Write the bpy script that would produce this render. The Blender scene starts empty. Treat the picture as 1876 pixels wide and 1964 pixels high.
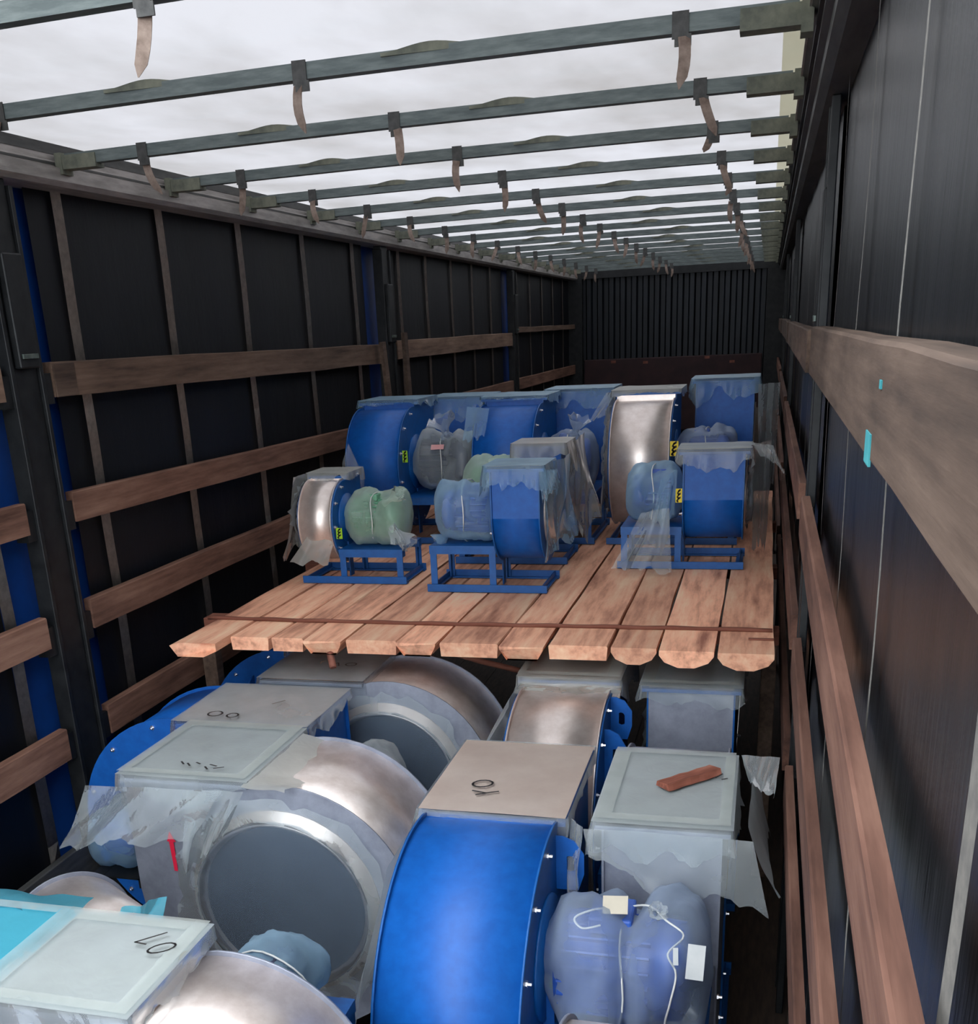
import bpy, bmesh, math, random
from mathutils import Vector, Matrix, noise
PI = math.pi
scene = bpy.context.scene
C = scene.collection
Z0 = 2.15                      # eye height above the trailer floor

# ------------------------------------------------------------------ camera
def set_camera():
    a, b, c = -2.79869315e-01, -3.46821631e-01, -4.94539192e-02
    f = Vector((math.sin(a)*math.cos(b), math.cos(a)*math.cos(b), math.sin(b)))
    r0 = Vector((math.cos(a), -math.sin(a), 0)); u0 = r0.cross(f)
    r = math.cos(c)*r0 + math.sin(c)*u0; u = -math.sin(c)*r0 + math.cos(c)*u0
    cam = bpy.data.cameras.new('camera'); o = bpy.data.objects.new('camera', cam); C.objects.link(o)
    m = Matrix((r, u, -f)).transposed().to_4x4(); m.translation = Vector((0, 0, Z0)); o.matrix_world = m
    cam.sensor_fit = 'HORIZONTAL'; cam.sensor_width = 36; cam.lens = 2055.86*36/1876
    cam.shift_x = (938-885.97)/1876; cam.shift_y = (1378.56-982)/1876
    cam.clip_start = 0.02; cam.clip_end = 200
    scene.camera = o
set_camera()

# ------------------------------------------------------------------ world and exposure
w = bpy.data.worlds.new('overcast_sky'); scene.world = w; w.use_nodes = True
bg = w.node_tree.nodes['Background']; bg.inputs[0].default_value = (0.90, 0.95, 1.0, 1); bg.inputs[1].default_value = 4.4
vs = scene.view_settings
vs.view_transform = 'Standard'; vs.look = 'None'; vs.gamma = 1; vs.use_curve_mapping = False; vs.exposure = 0.30

# ------------------------------------------------------------------ materials
def srgb(r, g, b):
    def f(c):
        c /= 255; return c/12.92 if c <= .04045 else ((c+.055)/1.055)**2.4
    return (f(r), f(g), f(b), 1)
def newmat(name):
    m = bpy.data.materials.new(name); m.use_nodes = True; nt = m.node_tree
    return m, nt, nt.nodes, nt.links, nt.nodes['Principled BSDF']
def coords(nt, scale=(1, 1, 1), kind='Object'):
    t = nt.nodes.new('ShaderNodeTexCoord'); mp = nt.nodes.new('ShaderNodeMapping')
    mp.inputs['Scale'].default_value = scale; nt.links.new(t.outputs[kind], mp.inputs[0]); return mp.outputs[0]
def noise_n(nt, vec, scale, detail=4, rough=.55):
    n = nt.nodes.new('ShaderNodeTexNoise'); n.inputs['Scale'].default_value = scale
    n.inputs['Detail'].default_value = detail; n.inputs['Roughness'].default_value = rough
    nt.links.new(vec, n.inputs['Vector']); return n.outputs[0]
def ramp(nt, fac, stops):
    r = nt.nodes.new('ShaderNodeValToRGB'); e = r.color_ramp.elements
    while len(e) > 1: e.remove(e[-1])
    e[0].position, e[0].color = stops[0]
    for p, c in stops[1:]:
        x = e.new(p); x.color = c
    nt.links.new(fac, r.inputs[0]); return r.outputs[0]
def bump(nt, h, strength, dist=.01):
    b = nt.nodes.new('ShaderNodeBump'); b.inputs['Strength'].default_value = strength; b.inputs['Distance'].default_value = dist
    nt.links.new(h, b.inputs['Height']); return b.outputs[0]
def simple(name, c1, c2, rough=.5, metal=0., nscale=8, scale=(1, 1, 1), bmp=0., bd=.002, spec=.5, lo=.35, hi=.65):
    m, nt, N, L, P = newmat(name)
    v = coords(nt, scale); n = noise_n(nt, v, nscale, 6, .6)
    L.new(ramp(nt, n, [(lo, c1), (hi, c2)]), P.inputs['Base Color'])
    P.inputs['Roughness'].default_value = rough; P.inputs['Metallic'].default_value = metal
    P.inputs['Specular IOR Level'].default_value = spec
    if bmp: L.new(bump(nt, n, bmp, bd), P.inputs['Normal'])
    return m
def wood(name, cols, axis, rough=.8, fine=60., objvar=.25):
    m, nt, N, L, P = newmat(name)
    st = [fine, fine, fine]; st[axis] = 2.2
    st2 = [7., 7., 7.]; st2[axis] = 1.3
    oi = N.new('ShaderNodeObjectInfo')
    tc = N.new('ShaderNodeTexCoord'); ad = N.new('ShaderNodeVectorMath'); ad.operation = 'ADD'
    ml = N.new('ShaderNodeVectorMath'); ml.operation = 'SCALE'; ml.inputs['Scale'].default_value = 9.0
    cb = N.new('ShaderNodeCombineXYZ'); L.new(oi.outputs['Random'], cb.inputs[0]); L.new(oi.outputs['Random'], cb.inputs[1]); L.new(oi.outputs['Random'], cb.inputs[2])
    L.new(cb.outputs[0], ml.inputs[0]); L.new(tc.outputs['Object'], ad.inputs[0]); L.new(ml.outputs[0], ad.inputs[1])
    m1 = N.new('ShaderNodeMapping'); m1.inputs['Scale'].default_value = st; L.new(ad.outputs[0], m1.inputs[0])
    m2 = N.new('ShaderNodeMapping'); m2.inputs['Scale'].default_value = st2; L.new(ad.outputs[0], m2.inputs[0])
    g = noise_n(nt, m1.outputs[0], 1.2, 5, .6); b = noise_n(nt, m2.outputs[0], 1.2, 5, .65)
    mx = N.new('ShaderNodeMix'); mx.data_type = 'FLOAT'; mx.inputs[0].default_value = .62
    L.new(g, mx.inputs[2]); L.new(b, mx.inputs[3])
    col = ramp(nt, mx.outputs[0], [(.32, cols[0]), (.5, cols[1]), (.68, cols[2])])
    hs = N.new('ShaderNodeHueSaturation'); L.new(col, hs.inputs['Color'])
    mr = N.new('ShaderNodeMapRange'); mr.inputs[3].default_value = 1-objvar; mr.inputs[4].default_value = 1+objvar
    L.new(oi.outputs['Random'], mr.inputs[0]); L.new(mr.outputs[0], hs.inputs['Value'])
    L.new(hs.outputs[0], P.inputs['Base Color']); P.inputs['Roughness'].default_value = rough
    P.inputs['Specular IOR Level'].default_value = .25
    L.new(bump(nt, mx.outputs[0], .6, .004), P.inputs['Normal'])
    return m
def film_mat(name, col, dens=.5, creasescale=14., trcol=(.93, .96, .97, 1), bmp=.16, gls=.45, var=.32):
    m, nt, N, L, P = newmat(name); N.remove(P); out = N['Material Output']
    v = coords(nt)
    n1 = noise_n(nt, v, creasescale, 4, .6)
    wv = nt.nodes.new('ShaderNodeTexVoronoi'); wv.feature = 'DISTANCE_TO_EDGE'; wv.inputs['Scale'].default_value = 11
    off = N.new('ShaderNodeVectorMath'); off.operation = 'ADD'
    nn = nt.nodes.new('ShaderNodeTexNoise'); nn.inputs['Scale'].default_value = 5; L.new(v, nn.inputs['Vector'])
    L.new(v, off.inputs[0]); L.new(nn.outputs['Color'], off.inputs[1]); L.new(off.outputs[0], wv.inputs['Vector'])
    hgt = N.new('ShaderNodeMath'); hgt.operation = 'ADD'; L.new(n1, hgt.inputs[0]); L.new(wv.outputs[0], hgt.inputs[1])
    nb = bump(nt, hgt.outputs[0], bmp, .006)
    df = N.new('ShaderNodeBsdfDiffuse'); df.inputs[0].default_value = col; L.new(nb, df.inputs['Normal'])
    tl = N.new('ShaderNodeBsdfTranslucent'); tl.inputs[0].default_value = col; L.new(nb, tl.inputs['Normal'])
    s1 = N.new('ShaderNodeMixShader'); s1.inputs[0].default_value = .35; L.new(df.outputs[0], s1.inputs[1]); L.new(tl.outputs[0], s1.inputs[2])
    tr = N.new('ShaderNodeBsdfTransparent'); tr.inputs[0].default_value = trcol
    lw = N.new('ShaderNodeLayerWeight'); lw.inputs[0].default_value = .45
    fr = N.new('ShaderNodeMapRange'); fr.inputs[3].default_value = dens-.12; fr.inputs[4].default_value = min(dens+.38, .97); L.new(lw.outputs['Facing'], fr.inputs[0])
    big = noise_n(nt, v, 6., 3, .5)
    ad = N.new('ShaderNodeMath'); ad.operation = 'MULTIPLY_ADD'; ad.inputs[1].default_value = var; ad.use_clamp = True
    sb = N.new('ShaderNodeMath'); sb.operation = 'SUBTRACT'; sb.inputs[1].default_value = .5; L.new(big, sb.inputs[0])
    L.new(sb.outputs[0], ad.inputs[0]); L.new(fr.outputs[0], ad.inputs[2])
    s2 = N.new('ShaderNodeMixShader'); L.new(ad.outputs[0], s2.inputs[0]); L.new(tr.outputs[0], s2.inputs[1]); L.new(s1.outputs[0], s2.inputs[2])
    gl = N.new('ShaderNodeBsdfGlossy'); gl.inputs['Roughness'].default_value = .22; L.new(nb, gl.inputs['Normal'])
    fn = N.new('ShaderNodeFresnel'); fn.inputs[0].default_value = 1.45; L.new(nb, fn.inputs['Normal'])
    mm_ = N.new('ShaderNodeMath'); mm_.operation = 'MULTIPLY'; mm_.inputs[1].default_value = gls; L.new(fn.outputs[0], mm_.inputs[0])
    s3 = N.new('ShaderNodeMixShader'); L.new(mm_.outputs[0], s3.inputs[0]); L.new(s2.outputs[0], s3.inputs[1]); L.new(gl.outputs[0], s3.inputs[2])
    L.new(s3.outputs[0], out.inputs[0]); return m
M = {}
def steel(name, c1, c2, rough, nscale=14, metal=.9):
    m, nt, N, L, P = newmat(name)
    v = coords(nt); n = noise_n(nt, v, nscale, 6, .65); s = noise_n(nt, v, 3.5, 4, .6)
    L.new(ramp(nt, n, [(.35, c1), (.65, c2)]), P.inputs['Base Color'])
    r = N.new('ShaderNodeMapRange'); r.inputs[3].default_value = rough-.06; r.inputs[4].default_value = rough+.12; L.new(s, r.inputs[0])
    L.new(r.outputs[0], P.inputs['Roughness']); P.inputs['Metallic'].default_value = metal
    L.new(bump(nt, s, .04, .01), P.inputs['Normal']); return m
M['blue'] = simple('blue_enamel', srgb(4, 80, 160), srgb(8, 90, 174), .5, 0, 30, bmp=.02, spec=.5)
M['blue2'] = simple('deep_blue_enamel', srgb(4, 76, 142), srgb(6, 86, 158), .45, 0, 30, spec=.5)
M['steel'] = steel('galvanised_steel', srgb(222, 208, 200), srgb(243, 232, 226), .36, metal=.78)
M['steel2'] = steel('bare_grey_sheet', srgb(150, 155, 170), srgb(170, 175, 190), .5, metal=.55)
M['zinc'] = steel('zinc_bolt', srgb(225, 225, 230), srgb(240, 240, 245), .2)
M['darkin'] = simple('fan_interior', srgb(52, 62, 80), srgb(70, 82, 100), .6, .2, 6)
M['cold'] = steel('frame_galvanised', srgb(98, 110, 106), srgb(128, 138, 130), .55, 30)
M['bow'] = simple('roof_bow_grey', srgb(92, 102, 102), srgb(120, 130, 128), .55, .2, 12, (1, 6, 6))
M['sock'] = simple('bow_socket_grey', srgb(92, 96, 86), srgb(128, 130, 114), .7, .1, 20)
M['rail'] = simple('roof_rail_aluminium', srgb(140, 136, 132), srgb(176, 170, 166), .55, .45, 6, (6, 1, 6), bmp=.1)
M['raild'] = simple('roof_rail_dark', srgb(60, 60, 60), srgb(84, 84, 82), .55, .4, 6, (6, 1, 6))
M['hang'] = simple('rusty_strap_brown', srgb(110, 92, 82), srgb(158, 140, 128), .8, 0, 25)
M['lining'] = simple('black_lining', srgb(4, 7, 13), srgb(8, 11, 20), .5, 0, 3, (1, 1, .4), bmp=.25, bd=.03, spec=.3)
M['lining2'] = simple('black_lining_gloss', srgb(10, 12, 16), srgb(19, 21, 25), .36, 0, 4, (1, 4, .3), bmp=.3, bd=.02, spec=.6)
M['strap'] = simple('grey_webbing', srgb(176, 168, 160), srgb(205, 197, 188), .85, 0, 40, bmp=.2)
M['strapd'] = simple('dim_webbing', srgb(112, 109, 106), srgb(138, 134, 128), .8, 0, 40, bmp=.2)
M['bluecur'] = simple('blue_curtain', srgb(10, 52, 120), srgb(12, 64, 140), .5, 0, 6)
M['black'] = simple('black_steel', srgb(16, 18, 21), srgb(34, 36, 38), .5, .3, 18, bmp=.2)
M['bulk'] = simple('dark_bulkhead', srgb(12, 17, 25), srgb(24, 30, 38), .4, .3, 5, (3, 1, .6))
M['maroon'] = simple('maroon_board', srgb(44, 26, 30), srgb(60, 36, 38), .7, 0, 6)
M['floor'] = simple('floor_plywood', srgb(48, 38, 32), srgb(72, 58, 48), .75, 0, 9, (6, 1, 1))
M['asphalt'] = simple('asphalt', srgb(70, 70, 70), srgb(96, 95, 93), .9, 0, 60)
M['card'] = simple('pinkish_cardboard', srgb(224, 202, 188), srgb(238, 219, 205), .85, 0, 5, bmp=.15, bd=.01)
M['cardg'] = simple('greyish_board', srgb(178, 182, 177), srgb(198, 200, 192), .8, 0, 5, bmp=.15, bd=.01)
M['ink'] = simple('black_marker', srgb(28, 26, 28), srgb(44, 40, 40), .6)
M['red'] = simple('red_arrow', srgb(225, 28, 62), srgb(235, 38, 72), .5)
M['yellow'] = simple('yellow_sticker', srgb(228, 196, 16), srgb(238, 208, 26), .5)
M['lime'] = simple('lime_sticker', srgb(140, 190, 10), srgb(156, 204, 16), .5)
M['white'] = simple('white_label', srgb(165, 170, 172), srgb(185, 188, 188), .6)
M['cream'] = simple('cream_label', srgb(172, 164, 148), srgb(186, 178, 160), .6)
M['pink'] = simple('pink_label', srgb(214, 150, 150), srgb(226, 170, 168), .6)
M['string'] = simple('white_string', srgb(196, 198, 196), srgb(224, 224, 220), .7)
M['motorblue'] = simple('blue_motor', srgb(36, 72, 150), srgb(48, 90, 175), .45, 0, 20)
M['motordark'] = simple('dark_motor', srgb(44, 52, 74), srgb(62, 70, 92), .5, .1, 20)
M['motorgreen'] = simple('green_motor', srgb(86, 140, 112), srgb(104, 158, 128), .5, 0, 20)
M['rust'] = simple('rust_brown', srgb(112, 66, 54), srgb(150, 96, 80), .85, 0, 20)
M['turq'] = simple('turquoise_paint', srgb(30, 120, 130), srgb(60, 150, 155), .7)
M['film'] = film_mat('clear_film', (.70, .76, .78, 1), .36)
M['filme'] = film_mat('folded_film', (.74, .77, .72, 1), .22, bmp=.1, gls=.4)
M['filmcl'] = film_mat('very_clear_film', (.66, .74, .80, 1), .18, bmp=.12, gls=.5)
M['filmthin'] = film_mat('taut_film', (.26, .33, .42, 1), .50, 5., bmp=.0, gls=.5, var=.12)
M['filmb'] = film_mat('bluish_film', (.42, .63, .80, 1), .40, trcol=(.75, .9, 1, 1))
M['filmg'] = film_mat('greenish_film', (.62, .78, .66, 1), .42)
M['filmd'] = film_mat('motor_film', (.46, .56, .72, 1), .38, 24)
M['filmc'] = film_mat('brownish_film', (.66, .66, .62, 1), .48)
M['teal'] = film_mat('teal_film', (.10, .50, .66, 1), .80, trcol=(.4, .85, .95, 1))
WP = (srgb(150, 98, 80), srgb(236, 174, 142), srgb(252, 216, 180))
M['plank'] = wood('sawn_pine_plank', WP, 1, fine=26, objvar=.2)
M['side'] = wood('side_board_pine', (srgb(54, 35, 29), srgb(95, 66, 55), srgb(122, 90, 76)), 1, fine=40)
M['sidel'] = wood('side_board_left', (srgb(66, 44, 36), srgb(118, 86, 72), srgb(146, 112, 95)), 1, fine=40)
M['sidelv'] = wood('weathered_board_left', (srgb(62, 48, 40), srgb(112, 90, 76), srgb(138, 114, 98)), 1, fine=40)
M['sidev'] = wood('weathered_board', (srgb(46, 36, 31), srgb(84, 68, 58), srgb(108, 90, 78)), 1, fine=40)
M['strip'] = wood('dark_batten', (srgb(84, 50, 40), srgb(118, 72, 58), srgb(140, 92, 76)), 0, fine=60)
M['stick'] = wood('brown_offcut', (srgb(80, 44, 34), srgb(140, 84, 68), srgb(190, 140, 120)), 0, fine=70)

# roof tarpaulin: thin translucent PVC
def tarp_mat(name, c1, c2, tl=.66):
    m, nt, N, L, P = newmat(name); N.remove(P); out = N['Material Output']
    v = coords(nt, (1, .45, 1)); n = noise_n(nt, v, 1.6, 7, .62)
    col = ramp(nt, n, [(.30, c1), (.62, c2)])
    df = N.new('ShaderNodeBsdfDiffuse'); df.inputs[0].default_value = (.62, .62, .62, 1)
    t = N.new('ShaderNodeBsdfTranslucent'); L.new(col, t.inputs[0])
    s = N.new('ShaderNodeMixShader'); s.inputs[0].default_value = tl; L.new(df.outputs[0], s.inputs[1]); L.new(t.outputs[0], s.inputs[2])
    L.new(s.outputs[0], out.inputs[0]); return m
M['tarp'] = tarp_mat('roof_tarpaulin', (.160, .151, .147, 1), (.245, .237, .244, 1))
M['tarpedge'] = tarp_mat('roof_tarpaulin_hem', (.10, .092, .065, 1), (.14, .13, .098, 1))

# ------------------------------------------------------------------ mesh helpers
def obj(name, bm, m, parent=None, smooth=False, kind=None, label=None):
    me = bpy.data.meshes.new(name)
    if smooth is True:
        for f in bm.faces: f.smooth = True
    bm.normal_update(); bm.to_mesh(me); bm.free(); me.materials.append(M[m])
    o = bpy.data.objects.new(name, me); C.objects.link(o)
    if parent: o.parent = parent
    if kind: o['kind'] = kind
    if label: o['label'] = label
    return o
def inst(src, parent, loc=(0, 0, 0), rot=(0, 0, 0)):
    o = src.copy(); C.objects.link(o); o.parent = parent; o.location = loc; o.rotation_euler = rot; return o
def empty(name, loc=(0, 0, 0), rz=0):
    o = bpy.data.objects.new(name, None); C.objects.link(o); o.empty_display_size = .1
    o.location = loc; o.rotation_euler = (0, 0, rz); return o
def tag(o, label, cat, group=None):
    o['label'] = label; o['category'] = cat
    if group: o['group'] = group
    return o
def box(bm, x0, x1, y0, y1, z0, z1, mat=None):
    vs_ = [Vector((x, y, z)) for z in (z0, z1) for y in (y0, y1) for x in (x0, x1)]
    if mat is not None: vs_ = [mat @ v for v in vs_]
    v = [bm.verts.new(p) for p in vs_]
    for q in ((0, 2, 3, 1), (4, 5, 7, 6), (0, 1, 5, 4), (2, 6, 7, 3), (0, 4, 6, 2), (1, 3, 7, 5)): bm.faces.new([v[i] for i in q])
    return bm
def BX(*a): return box(bmesh.new(), *a)
def bbox_bev(x0, x1, y0, y1, z0, z1, b=.003, seg=2):
    bm = BX(x0, x1, y0, y1, z0, z1)
    bmesh.ops.bevel(bm, geom=list(bm.edges), offset=b, segments=seg, affect='EDGES', profile=.5); return bm
def tube(bm, pts, r, n=6):
    rings = []
    for i, p in enumerate(pts):
        p = Vector(p); a = Vector(pts[max(i-1, 0)]); b = Vector(pts[min(i+1, len(pts)-1)]); t = (b-a).normalized()
        ref = Vector((0, 0, 1)) if abs(t.z) < .9 else Vector((1, 0, 0)); s = t.cross(ref).normalized(); q = t.cross(s)
        rings.append([bm.verts.new(p+r*(math.cos(2*PI*k/n)*s+math.sin(2*PI*k/n)*q)) for k in range(n)])
    for A, B in zip(rings, rings[1:]):
        for k in range(n):
            f = bm.faces.new((A[k], A[(k+1) % n], B[(k+1) % n], B[k])); f.smooth = True
    bm.faces.new(rings[0][::-1]); bm.faces.new(rings[-1]); return bm
def prism(outline, u0, u1, smooth=None, bm=None, bev=0):   # outline in (v, w), extruded along u
    bm = bm or bmesh.new(); n = len(outline)
    A = [bm.verts.new((u0, p[0], p[1])) for p in outline]; B = [bm.verts.new((u1, p[0], p[1])) for p in outline]
    for i in range(n):
        j = (i+1) % n; f = bm.faces.new((A[i], A[j], B[j], B[i]))
        if smooth and smooth[i]: f.smooth = True
    bm.faces.new(A[::-1]); bm.faces.new(B)
    bmesh.ops.recalc_face_normals(bm, faces=list(bm.faces)); return bm
def lathe(bm, prof, n=28, axis=0, smooth=True):     # prof: (u, r)
    rings = []
    for (u, r) in prof:
        ring = []
        for k in range(n):
            a = 2*PI*k/n; c, s = r*math.cos(a), r*math.sin(a)
            ring.append(bm.verts.new((u, c, s) if axis == 0 else (c, u, s) if axis == 1 else (c, s, u)))
        rings.append(ring)
    for A, B in zip(rings, rings[1:]):
        for k in range(n):
            f = bm.faces.new((A[k], A[(k+1) % n], B[(k+1) % n], B[k])); f.smooth = smooth
    if prof[0][1] > 1e-4: bm.faces.new(rings[0][::-1])
    if prof[-1][1] > 1e-4: bm.faces.new(rings[-1])
    bmesh.ops.recalc_face_normals(bm, faces=list(bm.faces)); return bm
def crum(p, s, seed=0.):
    q = Vector((p[0]*s+seed, p[1]*s-seed, p[2]*s+.5*seed))
    return noise.noise(q)+.55*(abs(noise.noise(q*2.3+Vector((3, 1, 2))))-.2)
def sheet(nu, nv, f):
    bm = bmesh.new(); g = [[bm.verts.new(f(i/(nu-1), j/(nv-1))) for i in range(nu)] for j in range(nv)]
    for j in range(nv-1):
        for i in range(nu-1):
            fc = bm.faces.new((g[j][i], g[j][i+1], g[j+1][i+1], g[j+1][i])); fc.smooth = True
    return bm

# ------------------------------------------------------------------ setting
def Z(z): return z+Z0
XL, XR, YF, YR = -2.42, .15, 14.3, -.7
def setting():
    o = obj('ground', BX(-30, 30, -30, 40, -1.26, -1.2), 'asphalt', kind='structure')
    fl = bpy.data.objects.new('floor', None); C.objects.link(fl); fl['kind'] = 'structure'
    n = 10; wd = (XR-XL+.1)/n
    for i in range(n):
        obj('floor_panel', BX(XL-.05+i*wd+.002, XL-.05+(i+1)*wd-.002, YR, YF+.1, -.04, 0), 'floor', fl)
    for side, xw, sgn in (('left', XL, -1), ('right', XR, 1)):
        wl = bpy.data.objects.new('wall_'+side, None); C.objects.link(wl); wl['kind'] = 'structure'
        a, b = sorted((xw+sgn*.045, xw+sgn*.05))
        obj('outer_curtain', BX(a, b, YR, YF+.1, -.1, Z(.62)), 'bluecur', wl, label='blue outer curtain')
        ln = 'lining' if side == 'left' else 'lining2'
        secs = [(YR, 2.96), (3.46, 6.74), (7.16, 10.5), (10.9, YF)] if side == 'left' else [(YR, 3.06), (3.3, 6.84), (7.05, 10.6), (10.8, YF)]
        for k, (y0, y1) in enumerate(secs):
            n = max(6, int((y1-y0)/.09)); sd = k*7+(3 if sgn > 0 else 0)
            def f(u, v, y0=y0, y1=y1, sd=sd):
                y = y0+(y1-y0)*u; z = .02+(Z(.56)-.02)*v
                return Vector((xw+sgn*(.012+.007*noise.noise(Vector((sd, y*2.2, z*.7)))), y, z))
            obj('lining_panel', sheet(n, 24, f), ln, wl)
        ys = [1.6, 2.3, 2.97, 3.62, 4.31, 5.03, 5.79, 6.54, 7.41, 8.04, 8.72, 9.36, 10.01, 11.12, 11.75, 12.4, 13.05, 13.7] if side == 'left' else \
             [.73, 1.42, 2.1, 2.83, 3.5, 4.2, 4.9, 5.7, 6.4, 7.3, 8.0, 8.7, 9.4, 10.1, 11.1, 11.8, 12.4, 13.1]
        for y in ys:
            h = .03 if side == 'left' else (.02 if y < 1 else .009)
            def f(u, v, y=y, h=h):
                z = .05+(Z(.53)-.05)*v
                return Vector((xw-sgn*(.003+.002*math.sin(z*9+y)), y+(2*u-1)*h+.006*noise.noise(Vector((y, z*.8, 0))), z))
            bm = sheet(2, 26, f)
            bmesh.ops.solidify(bm, geom=list(bm.faces), thickness=.002)
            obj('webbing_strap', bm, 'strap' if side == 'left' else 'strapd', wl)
    # bulkhead
    wf = bpy.data.objects.new('wall_front', None); C.objects.link(wf); wf['kind'] = 'structure'
    out = []; x = XL
    while x < XR:
        for dx, dy in ((0, 0), (.05, 0), (.07, .04), (.12, .04), (.14, 0)):
            if x+dx <= XR: out.append((x+dx, dy))
        x += .14
    bm = bmesh.new(); A = [bm.verts.new((p[0], YF-p[1], 0)) for p in out]; B = [bm.verts.new((p[0], YF-p[1], Z(.56))) for p in out]
    for i in range(len(out)-1):
        if (A[i].co-A[i+1].co).length > 1e-5: bm.faces.new((A[i], A[i+1], B[i+1], B[i]))
    bmesh.ops.remove_doubles(bm, verts=list(bm.verts), dist=1e-5)
    obj('corrugated_sheet', bm, 'bulk', wf)
    obj('corner_post', BX(XL-.08, XL+.16, YF-.12, YF-.03, 0, Z(.6)), 'black', wf); obj('corner_post', BX(XR-.2, XR+.1, YF-.12, YF-.03, 0, Z(.6)), 'black', wf)
    obj('header', BX(XL-.06, XR+.06, YF-.1, YF, Z(.53), Z(.68)), 'black', wf)
    k = obj('kick_board', bbox_bev(XL+.18, XR-.22, YF-.11, YF-.05, Z(-1.3), Z(-.42), .01), 'maroon', wf, label='dark maroon kick board')
    for (x, z) in ((-1.9, -.47), (-1.5, -.49), (-.75, -.46), (-.45, -.52)):
        obj('chip_mark', BX(x, x+.06, YF-.114, YF-.111, Z(z), Z(z+.03)), 'rust', k)
    # roof rails
    def rail(name, prof, m, dk):
        tr = bpy.data.objects.new(name, None); C.objects.link(tr); tr['kind'] = 'structure'
        bm = bmesh.new(); A = [bm.verts.new((p[0], YR, Z(p[1]))) for p in prof]; B = [bm.verts.new((p[0], YF, Z(p[1]))) for p in prof]
        n_ = len(prof)
        for i in range(n_): bm.faces.new((A[i], A[(i+1) % n_], B[(i+1) % n_], B[i]))
        bm.faces.new(A); bm.faces.new(B); bmesh.ops.recalc_face_normals(bm, faces=list(bm.faces)); obj('rail_profile', bm, m, tr)
        return tr
    l = rail('trim_1', [(-2.46, .52), (-2.33, .52), (-2.315, .535), (-2.315, .575), (-2.335, .58), (-2.335, .595), (-2.345, .60), (-2.345, .615), (-2.355, .62), (-2.355, .64), (-2.37, .66), (-2.46, .66)], 'rail', 1)
    obj('track_groove', BX(-2.343, -2.333, YR, YF, Z(.585), Z(.592)), 'raild', l)
    obj('upper_track', BX(-2.40, -2.352, YR, YF, Z(.622), Z(.655)), 'raild', l)
    r = rail('trim_2', [(.20, .50), (.11, .50), (.09, .515), (.09, .55), (.075, .555), (.075, .59), (.055, .60), (.055, .66), (.20, .66)], 'raild', 1)
    obj('track_lip', BX(.05, .056, YR, YF, Z(.60), Z(.607)), 'rail', r)
    obj('track_groove', BX(.066, .076, YR, YF, Z(.57), Z(.576)), 'black', r)
    # ceiling
    ce = bpy.data.objects.new('ceiling', None); C.objects.link(ce); ce['kind'] = 'structure'
    ph = lambda y: (y-2.06)/.72
    def f(u, v):
        x = -2.47+(.0+2.47)*u; y = 1.85+(YF-1.85)*v
        sg = .018*(math.sin(PI*(ph(y) % 1)))**1
        return Vector((x, y, Z(.665)+.012*math.sin(PI*(x+2.4)/2.4)+sg*-1*0+.006*noise.noise(Vector((x*1.6, y*2.4, 0)))+sg*.6))
    obj('tarpaulin', sheet(60, 150, f), 'tarp', ce)
    def f2(u, v):
        x = 0+.2*u; y = 1.85+(YF-1.85)*v
        return Vector((x, y, Z(.665)+.018*.6*math.sin(PI*(ph(y) % 1))+.006*noise.noise(Vector((0*1.6, y*2.4, 0)))))
    obj('tarpaulin_hem', sheet(4, 150, f2), 'tarpedge', ce, label='beige double-layer hem')
setting()

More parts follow.
